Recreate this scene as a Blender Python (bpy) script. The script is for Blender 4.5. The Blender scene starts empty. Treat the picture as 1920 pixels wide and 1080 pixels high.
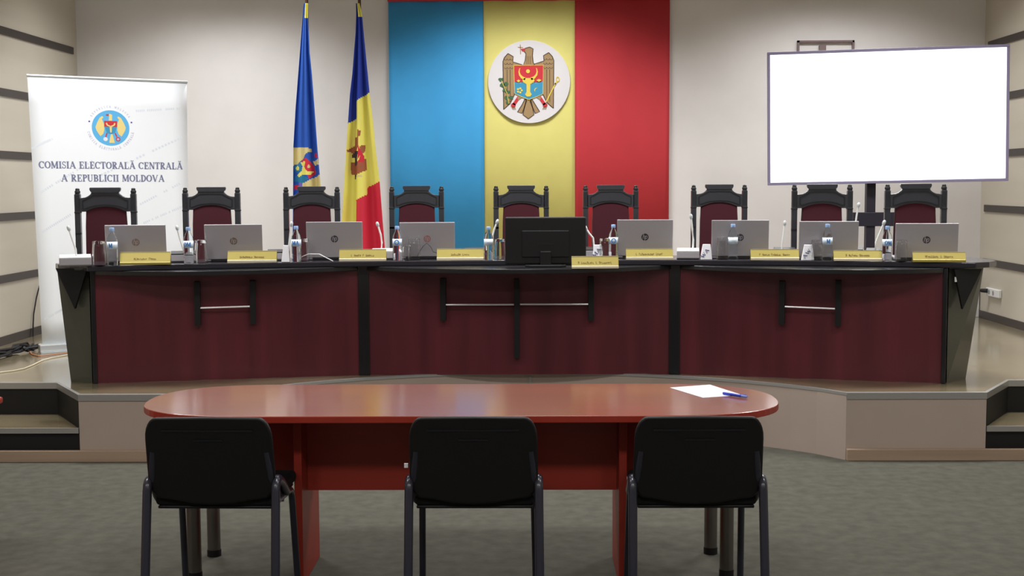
import bpy, math, random
from mathutils import Matrix, Vector
random.seed(7)
R = math.radians
SC = bpy.context.scene
COL = SC.collection

# ------------------------------------------------------------------ camera
CAM_H = 1.65
F_PX, PITCH, YAW, ROLL = 2400.0, 0.0816, -0.014, -0.0048
_cp, _sp, _cy, _sy = math.cos(PITCH), math.sin(PITCH), math.cos(YAW), math.sin(YAW)
FW = Vector((_sy*_cp, _cy*_cp, -_sp)); _r = Vector((_cy, -_sy, 0)); _u = _r.cross(FW)
CR = math.cos(ROLL)*_r + math.sin(ROLL)*_u
CU = -math.sin(ROLL)*_r + math.cos(ROLL)*_u
cam_d = bpy.data.cameras.new('camera'); cam = bpy.data.objects.new('camera', cam_d); COL.objects.link(cam)
cam.matrix_world = Matrix(((CR.x, CU.x, -FW.x, 0), (CR.y, CU.y, -FW.y, 0), (CR.z, CU.z, -FW.z, CAM_H), (0, 0, 0, 1)))
cam_d.sensor_width = 36; cam_d.lens = F_PX/1920*36; cam_d.clip_end = 60
SC.camera = cam

# ------------------------------------------------------------------ light and exposure
SC.view_settings.view_transform = 'Standard'; SC.view_settings.look = 'None'
SC.view_settings.exposure = 0.0; SC.view_settings.gamma = 1.0
w = bpy.data.worlds.new('world'); SC.world = w; w.use_nodes = True
w.node_tree.nodes['Background'].inputs[0].default_value = (0.9, 0.92, 1.0, 1)
w.node_tree.nodes['Background'].inputs[1].default_value = 0.05
def area(name, loc, sx, sy, power, color=(1, .96, .9), rot=(0, 0, 0), spread=180):
    d = bpy.data.lights.new(name, 'AREA'); d.shape = 'RECTANGLE'; d.size = sx; d.size_y = sy
    d.energy = power; d.color = color; d.spread = R(spread)
    o = bpy.data.objects.new(name, d); COL.objects.link(o); o.location = loc; o.rotation_euler = rot
    return o
for _x in (-2.7, 0, 2.7):
    area('podium_and_fill_lamp', (_x, 8.1, 3.78), 1.2, .6, 72, (1, .99, 1), spread=140)
    area('podium_and_fill_lamp', (_x, 10.7, 3.78), 1.2, .5, 40, (1, .995, 1), spread=124)  # added fill row, out of view, to brighten the back wall below its top
    area('hall_ceiling_lamp', (_x, 4.4, 3.78), 1.2, .6, 44, (1, .98, .96))
    area('hall_ceiling_lamp', (_x, 0.6, 3.78), 1.2, .6, 44, (1, .98, .96))

# ------------------------------------------------------------------ pixel rays to points in the room
def _ray(px, py): return FW + CR*((px-960)/F_PX) - CU*((py-540)/F_PX)
def atY(px, py, Y):
    d = _ray(px, py); t = Y/d.y; return Vector((t*d.x, Y, CAM_H+t*d.z))
def atZ(px, py, z):
    d = _ray(px, py); t = (z-CAM_H)/d.z; return Vector((t*d.x, t*d.y, z))
def atX(px, py, X):
    d = _ray(px, py); t = X/d.x; return Vector((X, t*d.y, CAM_H+t*d.z))

# ------------------------------------------------------------------ materials
def lin(c): return tuple(((v/255)/12.92 if v/255 <= .04045 else ((v/255+.055)/1.055)**2.4) for v in c)
def mat(name, rgb, rough=.6, metal=0, coat=0, noise=0, nscale=8, stretch=(1, 1, 1), bump=0, trans=0, ior=1.45, emit=0, spec=.5, sheen=0, alpha=1):
    m = bpy.data.materials.new(name); m.use_nodes = True; nt = m.node_tree; b = nt.nodes['Principled BSDF']
    c = lin(rgb)+(1,)
    b.inputs['Base Color'].default_value = c; b.inputs['Roughness'].default_value = rough
    b.inputs['Metallic'].default_value = metal; b.inputs['IOR'].default_value = ior
    b.inputs['Coat Weight'].default_value = coat; b.inputs['Coat Roughness'].default_value = .12
    b.inputs['Specular IOR Level'].default_value = spec
    b.inputs['Transmission Weight'].default_value = trans
    b.inputs['Sheen Weight'].default_value = sheen
    b.inputs['Alpha'].default_value = alpha
    if emit:
        b.inputs['Emission Color'].default_value = c; b.inputs['Emission Strength'].default_value = emit
    if noise or bump:
        tc = nt.nodes.new('ShaderNodeTexCoord'); mp = nt.nodes.new('ShaderNodeMapping'); mp.inputs['Scale'].default_value = stretch
        nz = nt.nodes.new('ShaderNodeTexNoise'); nz.inputs['Scale'].default_value = nscale; nz.inputs['Detail'].default_value = 6
        nt.links.new(tc.outputs['Object'], mp.inputs[0]); nt.links.new(mp.outputs[0], nz.inputs['Vector'])
        if noise:
            rp = nt.nodes.new('ShaderNodeValToRGB')
            rp.color_ramp.elements[0].position = .3; rp.color_ramp.elements[1].position = .7
            rp.color_ramp.elements[0].color = tuple(max(0, v*(1-noise)) for v in c[:3])+(1,)
            rp.color_ramp.elements[1].color = tuple(min(1, v*(1+noise)) for v in c[:3])+(1,)
            nt.links.new(nz.outputs[0], rp.inputs[0]); nt.links.new(rp.outputs[0], b.inputs['Base Color'])
        if bump:
            bp = nt.nodes.new('ShaderNodeBump'); bp.inputs['Strength'].default_value = bump; bp.inputs['Distance'].default_value = .01
            nt.links.new(nz.outputs[0], bp.inputs['Height']); nt.links.new(bp.outputs[0], b.inputs['Normal'])
    return m
M = dict(
    wall=mat('painted_plaster', (224, 221, 219), .85, noise=.03, nscale=3),
    side=mat('side_wall_laminate', (196, 189, 174), .35, noise=.06, nscale=1.2, stretch=(1, .3, 3)),
    stripe=mat('dark_wood_stripe', (52, 44, 42), .35),
    ceil=mat('ceiling_white', (215, 212, 205), .9),
    carpet=mat('grey_carpet', (84, 83, 75), .98, noise=.14, nscale=14, bump=.2, spec=.1),
    fascia=mat('podium_laminate', (172, 156, 145), .5, noise=.05, nscale=2),
    skirt=mat('podium_skirting', (160, 138, 118), .5, noise=.12, nscale=2, stretch=(.5, 1, 12)),
    nosing=mat('aluminium_nosing', (175, 174, 172), .35, metal=.6),
    riser=mat('black_riser', (14, 13, 15), .6),
    mahog=mat('mahogany_laminate', (92, 32, 42), .38, noise=.3, nscale=2.0, stretch=(3, 3, .12), coat=.3),
    black=mat('black_lacquer', (26, 26, 30), .28, coat=.3),
    blackp=mat('dark_gusset', (9, 9, 13), .6),
    dtop=mat('dark_desk_top', (38, 36, 44), .22, coat=.3),
    chrome=mat('chrome', (235, 235, 238), .3, metal=.55),
    cherry=mat('cherry_veneer', (144, 78, 58), .3, noise=.1, nscale=2, stretch=(.35, 3, 3), coat=.7),
    cherrye=mat('cherry_edge', (152, 48, 34), .35, noise=.08),
    cherryd=mat('cherry_panel', (158, 50, 36), .4, noise=.12, nscale=2, stretch=(.4, 2, 3)),
    steel=mat('brushed_steel', (120, 116, 112), .35, metal=.9),
    plastic=mat('black_plastic', (12, 12, 15), .5, bump=.05, nscale=80),
    fabric=mat('black_fabric', (14, 14, 17), .9, bump=.2, nscale=120),
    frame=mat('black_tube', (40, 40, 52), .3, coat=.3),
    cwood=mat('carved_black_wood', (44, 45, 50), .35, coat=.4, noise=.15, nscale=6, stretch=(1, 1, .3)),
    cgroove=mat('dark_groove', (16, 16, 18), .5),
    velvet=mat('burgundy_velvet', (60, 4, 19), .9, sheen=.06, noise=.1, nscale=3),
    silver=mat('laptop_silver', (182, 178, 184), .4, metal=.4),
    dark=mat('dark_plastic', (22, 22, 24), .4),
    monitor=mat('gloss_black_plastic', (5, 5, 7), .5),
    gold=mat('gold_plate', (172, 158, 84), .38, metal=.25),
    goldl=mat('pale_plate_edge', (226, 214, 186), .4),
    ink=mat('plate_ink', (112, 84, 40), .6),
    paper=mat('white_paper', (235, 235, 240), .8),
    white=mat('white_plastic', (228, 230, 228), .4),
    greyp=mat('grey_plastic', (150, 146, 150), .45),
    pet=mat('clear_bottle', (244, 249, 252), .10, trans=1, ior=1.16),
    glass=mat('tumbler_glass', (250, 250, 250), .05, trans=1, ior=1.28),
    cap=mat('pale_blue_cap', (150, 182, 226), .4),
    label=mat('label_film', (214, 228, 240), .4),
    lblue=mat('label_blue', (40, 120, 200), .5),
    navy=mat('packet_navy', (52, 58, 110), .6),
    blue=mat('blue_banner_cloth', (62, 160, 220), .8, noise=.02),
    yellow=mat('yellow_banner_cloth', (216, 208, 122), .8, noise=.02),
    red=mat('red_banner_cloth', (192, 52, 60), .8, noise=.02),
    disc=mat('white_disc', (228, 226, 230), .6),
    tan=mat('eagle_tan', (168, 140, 100), .7), brown=mat('eagle_outline', (78, 62, 48), .7),
    ered=mat('emblem_red', (205, 52, 62), .7), eblue=mat('emblem_blue', (62, 152, 192), .7),
    eyel=mat('emblem_yellow', (232, 208, 86), .7), egreen=mat('emblem_green', (70, 110, 78), .7),
    fblue=mat('flag_blue', (28, 78, 168), .75), fnavy=mat('flag_navy', (24, 50, 148), .75),
    fyel=mat('flag_yellow', (222, 214, 104), .75), fred=mat('flag_red', (196, 34, 58), .75),
    fgold=mat('flag_gold', (205, 190, 130), .75), fteal=mat('flag_teal', (30, 112, 150), .75),
    fpurp=mat('flag_purple', (110, 90, 170), .75), fbrown=mat('flag_brown', (150, 84, 56), .75), fdark=mat('flag_dark', (60, 44, 56), .75),
    pole=mat('pole_wood', (84, 52, 36), .5),
    roll=mat('rollup_print', (246, 251, 255), .5, emit=0), rtxt=mat('rollup_lettering', (128, 132, 160), .6),
    rfaint=mat('rollup_pattern', (226, 233, 242), .6), rlav=mat('rollup_small_lettering', (194, 190, 216), .6),
    rsky=mat('rollup_emblem_blue', (96, 184, 236), .6), rgold=mat('rollup_emblem_gold', (240, 218, 140), .6),
    alu=mat('rollup_aluminium', (206, 210, 210), .35, metal=.4),
    screen=mat('lit_display', (250, 252, 255), .4, emit=1.6), sframe=mat('display_frame', (140, 134, 162), .4, metal=.3),
    stand=mat('stand_black', (34, 30, 44), .5),
    cableb=mat('black_cable', (28, 26, 30), .6), cablew=mat('white_cable', (225, 215, 185), .6),
    pen=mat('blue_pen', (36, 62, 190), .35),
)
def wood_floor():
    m = mat('oak_laminate_floor', (140, 130, 102), .2, coat=.8); nt = m.node_tree; b = nt.nodes['Principled BSDF']
    tc = nt.nodes.new('ShaderNodeTexCoord'); br = nt.nodes.new('ShaderNodeTexBrick'); br.inputs['Scale'].default_value = 1
    br.inputs['Brick Width'].default_value = 1.2; br.inputs['Row Height'].default_value = .19; br.inputs['Mortar Size'].default_value = .002
    br.inputs['Color1'].default_value = lin((150, 138, 110))+(1,); br.inputs['Color2'].default_value = lin((138, 124, 96))+(1,); br.inputs['Mortar'].default_value = lin((120, 100, 70))+(1,)
    nz = nt.nodes.new('ShaderNodeTexNoise'); mp = nt.nodes.new('ShaderNodeMapping'); mp.inputs['Scale'].default_value = (1.5, 18, 1)
    mx = nt.nodes.new('ShaderNodeMixRGB'); mx.blend_type = 'MULTIPLY'; mx.inputs[0].default_value = .35
    nt.links.new(tc.outputs['Object'], br.inputs['Vector']); nt.links.new(tc.outputs['Object'], mp.inputs[0]); nt.links.new(mp.outputs[0], nz.inputs['Vector'])
    nt.links.new(br.outputs[0], mx.inputs[1]); nt.links.new(nz.outputs[0], mx.inputs[2]); nt.links.new(mx.outputs[0], b.inputs['Base Color'])
    return m
M['oak'] = wood_floor()

# ------------------------------------------------------------------ mesh helpers
class MB:
    def __init__(s): s.v = []; s.f = []; s.m = []; s.mats = []
    def mi(s, k):
        if k not in s.mats: s.mats.append(k)
        return s.mats.index(k)
    def add(s, vs, fs, k):
        o = len(s.v); i = s.mi(k); s.v += [tuple(v) for v in vs]
        for f in fs: s.f.append([a+o for a in f]); s.m.append(i)
        return s
    def box(s, c, d, k, rz=0, rx=0):
        x, y, z = d[0]/2, d[1]/2, d[2]/2
        mt = Matrix.Rotation(rz, 3, 'Z') @ Matrix.Rotation(rx, 3, 'X')
        vs = [Vector(c)+mt @ Vector((a*x, b*y, e*z)) for e in (-1, 1) for a, b in ((-1, -1), (1, -1), (1, 1), (-1, 1))]
        return s.add(vs, [(3, 2, 1, 0), (4, 5, 6, 7), (0, 1, 5, 4), (1, 2, 6, 5), (2, 3, 7, 6), (3, 0, 4, 7)], k)
    def prism(s, poly, a, b, k, fn):
        """poly: 2D points, extruded from w=a to w=b; fn(u, v, w) -> point"""
        n = len(poly); vs = [fn(p[0], p[1], a) for p in poly]+[fn(p[0], p[1], b) for p in poly]
        fs = [tuple(range(n)), tuple(range(2*n-1, n-1, -1))]+[(i, i+n, (i+1) % n+n, (i+1) % n) for i in range(n)]
        return s.add(vs, fs, k)
    def tube(s, pts, r, k, n=8, flat=1.0):
        pts = [Vector(p) for p in pts]; rings = []; up = Vector((0, 0, 1))
        for i, p in enumerate(pts):
            t = (pts[min(i+1, len(pts)-1)]-pts[max(i-1, 0)]).normalized()
            a = t.cross(up)
            if a.length < .05: a = t.cross(Vector((0, 1, 0)))
            a.normalize(); b = a.cross(t).normalized(); rr = r[i] if isinstance(r, (list, tuple)) else r
            rings.append([p+a*math.cos(q)*rr*flat+b*math.sin(q)*rr for q in [2*math.pi*j/n for j in range(n)]])
        vs = [v for g in rings for v in g]; fs = []
        for i in range(len(pts)-1):
            for j in range(n): fs.append((i*n+j, i*n+(j+1) % n, (i+1)*n+(j+1) % n, (i+1)*n+j))
        fs.append(tuple(range(n-1, -1, -1))); fs.append(tuple(range((len(pts)-1)*n, len(pts)*n)))
        return s.add(vs, fs, k)
    def lathe(s, prof, k, n=20, c=(0, 0, 0)):
        vs = []; fs = []
        for r, z in prof:
            for j in range(n):
                q = 2*math.pi*j/n; vs.append((c[0]+r*math.cos(q), c[1]+r*math.sin(q), c[2]+z))
        for i in range(len(prof)-1):
            for j in range(n): fs.append((i*n+j, i*n+(j+1) % n, (i+1)*n+(j+1) % n, (i+1)*n+j))
        fs.append(tuple(range(n-1, -1, -1))); fs.append(tuple(range((len(prof)-1)*n, len(prof)*n)))
        return s.add(vs, fs, k)
    def stroke(s, pts, wd, a, b, k, fn):
        """ribbon of 2D points with width(s), extruded a..b"""
        n = len(pts); L = []; Rr = []
        for i, p in enumerate(pts):
            q0 = pts[max(i-1, 0)]; q1 = pts[min(i+1, n-1)]
            dx, dy = q1[0]-q0[0], q1[1]-q0[1]; l = math.hypot(dx, dy) or 1
            h = (wd[i] if isinstance(wd, (list, tuple)) else wd)/2
            L.append((p[0]-dy/l*h, p[1]+dx/l*h)); Rr.append((p[0]+dy/l*h, p[1]-dx/l*h))
        for i in range(n-1): s.prism([L[i], L[i+1], Rr[i+1], Rr[i]], a, b, k, fn)
        return s
    def build(s, name, parent=None, bevel=0, smooth=False, seg=2, solid=0):
        me = bpy.data.meshes.new(name); me.from_pydata(s.v, [], s.f)
        for k in s.mats: me.materials.append(M[k])
        me.polygons.foreach_set('material_index', s.m); me.validate()
        o = bpy.data.objects.new(name, me); COL.objects.link(o)
        import bmesh
        b = bmesh.new(); b.from_mesh(me)
        if solid: bmesh.ops.remove_doubles(b, verts=b.verts, dist=1e-5)
        bmesh.ops.recalc_face_normals(b, faces=b.faces); b.to_mesh(me); b.free()
        if smooth:
            me.polygons.foreach_set('use_smooth', [True]*len(me.polygons))
            me.set_sharp_from_angle(angle=R(38))
        if solid:
            md = o.modifiers.new('Solidify', 'SOLIDIFY'); md.thickness = abs(solid); md.offset = 0
        if bevel:
            md = o.modifiers.new('Bevel', 'BEVEL'); md.width = bevel; md.segments = seg; md.limit_method = 'ANGLE'
        if parent: o.parent = parent
        return o
def tag(o, label=None, cat=None, group=None, kind=None):
    if label: o['label'] = label
    if cat: o['category'] = cat
    if group: o['group'] = group
    if kind: o['kind'] = kind
    return o
def thing(name, label, cat, loc=(0, 0, 0), rz=0, group=None):
    o = bpy.data.objects.new(name, None); COL.objects.link(o); o.location = loc; o.rotation_euler = (0, 0, rz); o.empty_display_size = .1
    return tag(o, label, cat, group)
def struct(mb, name, **k): return tag(mb.build(name, **k), kind='structure')
def copy_tree(o, parent=None):
    c = o.copy(); COL.objects.link(c); c.parent = parent
    for ch in list(o.children): copy_tree(ch, c)
    return c
def arc(cx, cy, rx, ry, a0, a1, n=14): return [(cx+rx*math.cos(R(a0+(a1-a0)*i/n)), cy+ry*math.sin(R(a0+(a1-a0)*i/n))) for i in range(n+1)]
def pip(x, y, poly):
    r = False; n = len(poly); j = n-1
    for i in range(n):
        xi, yi = poly[i]; xj, yj = poly[j]
        if (yi > y) != (yj > y) and x < (xj-xi)*(y-yi)/(yj-yi)+xi: r = not r
        j = i
    return r

# ------------------------------------------------------------------ lettering as strokes, unit cap height
TK, TN = .22, .10
def _aw(pts, cx, rx, tk=TK, tn=TN): return [tn+(tk-tn)*min(1, abs((p[0]-cx)/rx))**1.3 for p in pts]
def glyph(ch):
    S = []; sr = lambda x, y, h=.16: S.append(([(x-h, y), (x+h, y)], TN*.9))
    ln = lambda pts, wd: S.append((pts, wd))
    if ch == 'I': ln([(.21, 0), (.21, 1)], TK); sr(.21, .035, .19); sr(.21, .965, .19); w_ = .42
    elif ch in 'AĂ':
        ln([(.12, 0), (.45, 1)], TN); ln([(.43, 1), (.78, 0)], TK); ln([(.23, .34), (.66, .34)], TN); sr(.12, .035, .12); sr(.78, .035, .15); w_ = .93
        if ch == 'Ă': ln(arc(.45, 1.28, .17, .16, 190, 350, 8), TN*1.1)
    elif ch in 'OCGQ':
        a = (45, 315) if ch == 'C' else (0, 360); p = arc(.42, .5, .34, .45, *a, n=22); ln(p, _aw(p, .42, .34)); w_ = .86
        if ch == 'C': ln([(.72, .66), (.72, .95)], TN); w_ = .8
    elif ch == 'S':
        p = arc(.3, .74, .2, .22, 30, 270, 10)+arc(.3, .27, .23, .23, 90, -150, 10); ln(p, .12); ln([(.5, .72), (.5, .97)], TN); ln([(.06, .05), (.06, .3)], TN); w_ = .6
    elif ch == 'M':
        ln([(.14, 0), (.14, 1)], TN); ln([(.16, 1), (.5, .08)], TK); ln([(.5, .08), (.84, 1)], TN); ln([(.88, 0), (.88, 1)], TK)
        sr(.14, .035, .13); sr(.88, .035, .17); sr(.12, .965, .1); sr(.92, .965, .12); w_ = 1.08
    elif ch == 'N':
        ln([(.14, 0), (.14, 1)], TN); ln([(.15, 1), (.7, .04)], TK); ln([(.72, 0), (.72, 1)], TN); sr(.14, .035, .13); sr(.72, .965, .13); sr(.1, .965, .1); w_ = .86
    elif ch in 'ELF':
        ln([(.2, 0), (.2, 1)], TK); sr(.2, .035, .18); sr(.2, .965, .18)
        if ch == 'E': ln([(.2, .965), (.62, .965)], TN); ln([(.62, .72), (.62, 1)], TN); ln([(.2, .5), (.5, .5)], TN); ln([(.48, .38), (.48, .62)], TN)
        if ch in 'EL': ln([(.2, .035), (.64, .035)], TN); ln([(.65, 0), (.65, .3)], TN)
        w_ = .74
    elif ch == 'T':
        ln([(.37, 0), (.37, 1)], TK); ln([(.03, .965), (.71, .965)], TN); ln([(.05, .72), (.05, 1)], TN); ln([(.69, .72), (.69, 1)], TN); sr(.37, .035, .18); w_ = .76
    elif ch in 'PRBD':
        ln([(.2, 0), (.2, 1)], TK); sr(.2, .035, .18); sr(.17, .965, .15)
        if ch == 'D': p = arc(.28, .5, .42, .465, -90, 90, 14); ln(p, _aw(p, .28, .42)); w_ = .82
        else:
            p = arc(.3, .735, .28, .225, -90, 90, 10); ln([(.2, .965), (.3, .965)], TN); ln([(.2, .51), (.3, .51)], TN); ln(p, _aw(p, .3, .28)); w_ = .68
            if ch == 'B': p = arc(.3, .27, .32, .235, -90, 90, 10); ln([(.2, .035), (.3, .035)], TN); ln(p, _aw(p, .3, .32)); w_ = .74
            if ch == 'R': ln([(.34, .5), (.68, .02)], TK); sr(.72, .035, .1); w_ = .82
    elif ch == 'U':
        ln([(.17, .3), (.17, 1)], TK); p = arc(.42, .32, .25, .28, 180, 360, 10); ln(p, [TK*.8-(.1*i/10) for i in range(11)]); ln([(.67, .3), (.67, 1)], TN); sr(.17, .965, .16); sr(.67, .965, .12); w_ = .84
    elif ch == 'V': ln([(.13, 1), (.45, 0)], TK); ln([(.45, 0), (.76, 1)], TN); sr(.13, .965, .16); sr(.78, .965, .11); w_ = .9
    elif ch == 'W': ln([(.1, 1), (.35, 0)], TK); ln([(.35, 0), (.55, .8)], TN); ln([(.55, .8), (.78, 0)], TK); ln([(.78, 0), (1., 1)], TN); w_ = 1.1
    else: w_ = .4
    return S, w_
def text(mb, s, k, a, b, fn, h=1, width=None, center=True, slant=0):
    gs = [glyph(c) for c in s]; tot = sum(g[1] for g in gs)+.04*len(s); sx = (width/tot) if width else h; x = -tot/2 if center else 0
    for S, wd in gs:
        for pts, tw in S:
            mb.stroke([((x+p[0]+slant*p[1])*sx, p[1]*h) for p in pts], [t*h for t in tw] if isinstance(tw, list) else tw*h, a, b, k, fn)
        x += wd+.04
def mock_words(mb, words, h, k, fn, seed):
    """unreadable small lettering: rows of short pen strokes"""
    rn = random.Random(seed); tot = sum(words)+1.2*(len(words)-1); x = -tot/2*h*.62
    for wn in words:
        for i in range(wn):
            hh = h*(1 if i == 0 else rn.choice((.62, .62, .7, .95)))
            mb.prism([(x, 0), (x+h*.14, 0), (x+h*.14, hh), (x, hh)], 0, .0006, k, fn)
            y = rn.choice((0, hh*.5, hh*.85)); mb.prism([(x, y), (x+h*.46, y), (x+h*.46, y+h*.14), (x, y+h*.14)], 0, .0006, k, fn)
            if rn.random() > .4: mb.prism([(x+h*.36, 0), (x+h*.5, 0), (x+h*.5, hh*.9), (x+h*.36, hh*.9)], 0, .0006, k, fn)
            x += h*.62
        x += h*.74

# ================================================================== THE ROOM
XL, XR, YB, ZC, YF = -4.154, 4.146, 11.84, 3.8, -4.0
ZP = .40                                                             # podium height
struct(MB().box(((XL+XR)/2, (YB+YF)/2, -.05), (XR-XL+.4, YB-YF+.4, .1), 'carpet'), 'floor')
struct(MB().box(((XL+XR)/2, (YB+YF)/2, ZC+.05), (XR-XL+.4, YB-YF+.4, .1), 'ceil'), 'ceiling')
struct(MB().box(((XL+XR)/2, YB+.1, ZC/2), (XR-XL+.4, .2, ZC), 'wall'), 'wall_back')
struct(MB().box(((XL+XR)/2, YF-.1, ZC/2), (XR-XL+.4, .2, ZC), 'wall'), 'wall_front')
struct(MB().box((XL-.1, (YB+YF)/2, ZC/2), (.2, YB-YF, ZC), 'side'), 'wall_left')
struct(MB().box((XR+.1, (YB+YF)/2, ZC/2), (.2, YB-YF, ZC), 'side'), 'wall_right')
n = 0
for side, X in (('left', XL+.006), ('right', XR-.006)):
    for z in (2.870, 2.385, 1.893, 1.404, .917):
        n += 1; struct(MB().box((X, (YB+YF)/2-.05, z), (.012, YB-YF-.12, .062), 'stripe'), 'trim_%d' % n)
    struct(MB().box((X, (YB+7.6)/2-.03, .434), (.014, YB-7.6-.08, .066), 'stripe'), 'baseboard_'+side)
struct(MB().box((XR-.035, YB-.025, .59), (.05, .05, .38), 'white'), 'trim_11', bevel=.004)

# podium
YFR, YST, XC, XA = 7.535, 8.0, 2.70, 1.876
ysag = lambda x: 5.865+math.sqrt(2.535**2-x*x)
arcp = [(x, ysag(x)) for x in [XA-2*XA*i/28 for i in range(29)]]
def podium_front(off=0):
    return ([(XR-.002, YST-off), (3.0, YST-off), (XC, YFR-off), (XA, YFR-off)]+[(x, y-off) for x, y in arcp[1:-1]]+[(-XA, YFR-off), (-XC, YFR-off), (-3.0, YST-off), (XL+.002, YST-off)])
xyz = lambda u, v, w_: (u, v, w_)
pod = thing('podium', 'raised wood-floored podium with a concave beige laminate front under the dark desk', 'podium', (0, 9, 0))
pod['kind'] = 'structure'; pod.name = 'floor_podium'
def pchild(mb, name, **k):
    o = mb.build(name, **k); o.parent = pod; o.matrix_parent_inverse = Matrix.Translation((0, -9, 0)); return o
pf = podium_front()
pchild(MB().prism([(XL+.002, YB-.002), (XR-.002, YB-.002)]+podium_front(-.02), ZP-.02, ZP, 'oak', xyz), 'podium_floor')
b = MB()                                                             # laminate fascia, front skin following the curve
cf = pf[2:-2]
for i in range(len(cf)-1):
    (x0, y0), (x1, y1) = cf[i], cf[i+1]
    b.add([(x0, y0+.004, .0), (x1, y1+.004, .0), (x1, y1+.004, ZP-.005), (x0, y0+.004, ZP-.005)], [(0, 1, 2, 3)], 'fascia')
pchild(b, 'fascia', solid=.012)
b = MB()
for i in range(len(pf)-1):
    (x0, y0), (x1, y1) = pf[i], pf[i+1]
    curved = 3 <= i < len(pf)-4
    h = .012 if curved else .034
    b.add([(x0, y0-.006, ZP-h), (x1, y1-.006, ZP-h), (x1, y1-.006, ZP+.003), (x0, y0-.006, ZP+.003), (x0, y0+.03, ZP+.003), (x1, y1+.03, ZP+.003)], [(0, 1, 2, 3), (3, 2, 5, 4)], 'nosing')
pchild(b, 'nosing', solid=.003)
b = MB()
for i in (0, 1, len(pf)-3, len(pf)-2):
    (x0, y0), (x1, y1) = pf[i], pf[i+1]
    b.add([(x0, y0+.01, .0), (x1, y1+.01, .0), (x1, y1+.01, ZP-.03), (x0, y0+.01, ZP-.03)], [(0, 1, 2, 3)], 'riser')
pchild(b, 'upper_riser', solid=.01)
pchild(MB().box((0.0, ysag(0)-.004, .19), (.016, .01, .37), 'nosing'), 'joint_strip')
for s in (-1, 1):
    x0, x1 = s*(XC+.004), (XR-.01 if s > 0 else XL+.01)
    pchild(MB().box(((x0+x1)/2, YFR+.02, .09), (abs(x1-x0), .02, .18), 'riser'), 'step_riser')
    tr = MB().prism([(x0, YFR), (x1, YFR), (x1, YST+.005), (s*3.0, YST+.005)], .185, .2, 'oak', xyz); pchild(tr, 'step_tread')
    pchild(MB().box(((x0+x1)/2, YFR-.004, .187), (abs(x1-x0), .012, .032), 'nosing'), 'step_nosing')
    xs = s*XA
    pchild(MB().box(((xs+x1)/2, YFR-.018, .035), (abs(x1-xs), .03, .07), 'skirt'), 'skirting', bevel=.004)

# ================================================================== CURVED DESK
desk = thing('presidium_desk', 'long curved presidium desk with mahogany front panels and black glossy top', 'desk', (0, 8.3, ZP))
def dpart(mb, name, **k):
    o = mb.build(name, **k); o.parent = desk; o.matrix_parent_inverse = Matrix.Translation((0, -8.3, -ZP)); return o
RD = 8.26
yfront = lambda x: 8.28-(RD-math.sqrt(RD*RD-x*x))
def rzat(x): return -math.asin(x/RD)
J = [(-2.76, 7.985), (-1.09, 8.315), (.945, 8.315), (2.57, 7.90)]
ZT = 1.155
fr = [(x, yfront(x)) for x in [-2.72+5.36*i/30 for i in range(31)]]
out = [(-3.0, 8.30), (-3.03, 8.12), (-2.98, 8.03), (-2.88, 7.955), (-2.8, 7.925)]+fr+[(2.72, 7.83), (2.82, 7.88), (2.9, 7.98), (2.93, 8.12), (2.91, 8.30), (2.82, 8.38)]
bk = [(x, yfront(x)+.52) for x in [2.7-5.5*i/24 for i in range(25)]]+[(-2.94, 8.35)]
dpart(MB().prism(out+bk, ZT-.035, ZT, 'dtop', xyz), 'desktop', bevel=.006)
# lower bulging shelf, one per section
for (a, c_, bul) in ((J[0], J[1], .24), (J[1], J[2], .38), (J[2], J[3], .28)):
    ins = .03
    pts = []
    for i in range(25):
        t = i/24; x = a[0]+ins+(c_[0]-a[0]-2*ins)*t; y = a[1]+(c_[1]-a[1])*t
        pts.append((x, y-.02-bul*(1-abs(2*t-1)**2.2)))
    pts += [(c_[0]-ins, c_[1]+.1), (a[0]+ins, a[1]+.1)]
    dpart(MB().prism(pts, ZT-.066, ZT-.0355, 'black', xyz), 'lower_shelf', bevel=.004)
for a, c_ in ((J[0], J[1]), (J[1], J[2]), (J[2], J[3])):
    ang = math.atan2(c_[1]-a[1], c_[0]-a[0]); L = math.hypot(c_[0]-a[0], c_[1]-a[1])-.012
    mx, my = (a[0]+c_[0])/2, (a[1]+c_[1])/2
    dpart(MB().box((mx, my+.012, ZP+.345), (L, .02, .688), 'mahog', rz=ang), 'front_panel')
for x, y in J:
    dpart(MB().box((x, y+.03, ZP+.359), (.07 if abs(x) < 2 else .026, .09, .718), 'black', rz=rzat(x)), 'post', bevel=.004)
def endboard(s, b0, b1, t1):
    m = MB(); z0, z1 = ZP, ZT-.036
    vs = [(b0[0], b0[1], z0), (b1[0], b1[1], z0), (t1[0], t1[1], z1), (b0[0], b0[1], z1)]
    th = Vector((0, .03, 0)); vs2 = [Vector(v)+th for v in vs]
    m.add(vs+vs2, [(0, 1, 2, 3), (7, 6, 5, 4), (0, 4, 5, 1), (1, 5, 6, 2), (2, 6, 7, 3), (3, 7, 4, 0)], 'endb')
    dpart(m, 'end_panel')
M['endb'] = mat('olive_black_gloss', (72, 72, 62), .3, coat=.2, noise=.2, nscale=1.5, stretch=(1, 1, 1.6))
endboard(-1, (-2.775, 8.0), (-2.925, 8.04), (-2.99, 8.04))
endboard(1, (2.585, 7.91), (2.76, 8.08), (2.85, 8.06))
def bracket(pa, pb, pc):                                             # thick triangular gusset below the overhanging end
    m = MB(); th = Vector((0, .03, 0)); vs = [Vector(pa), Vector(pb), Vector(pc)]
    m.add(vs+[v+th for v in vs], [(0, 1, 2), (5, 4, 3), (0, 3, 4, 1), (1, 4, 5, 2), (2, 5, 3, 0)], 'blackp')
    dpart(m, 'gusset')
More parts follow.
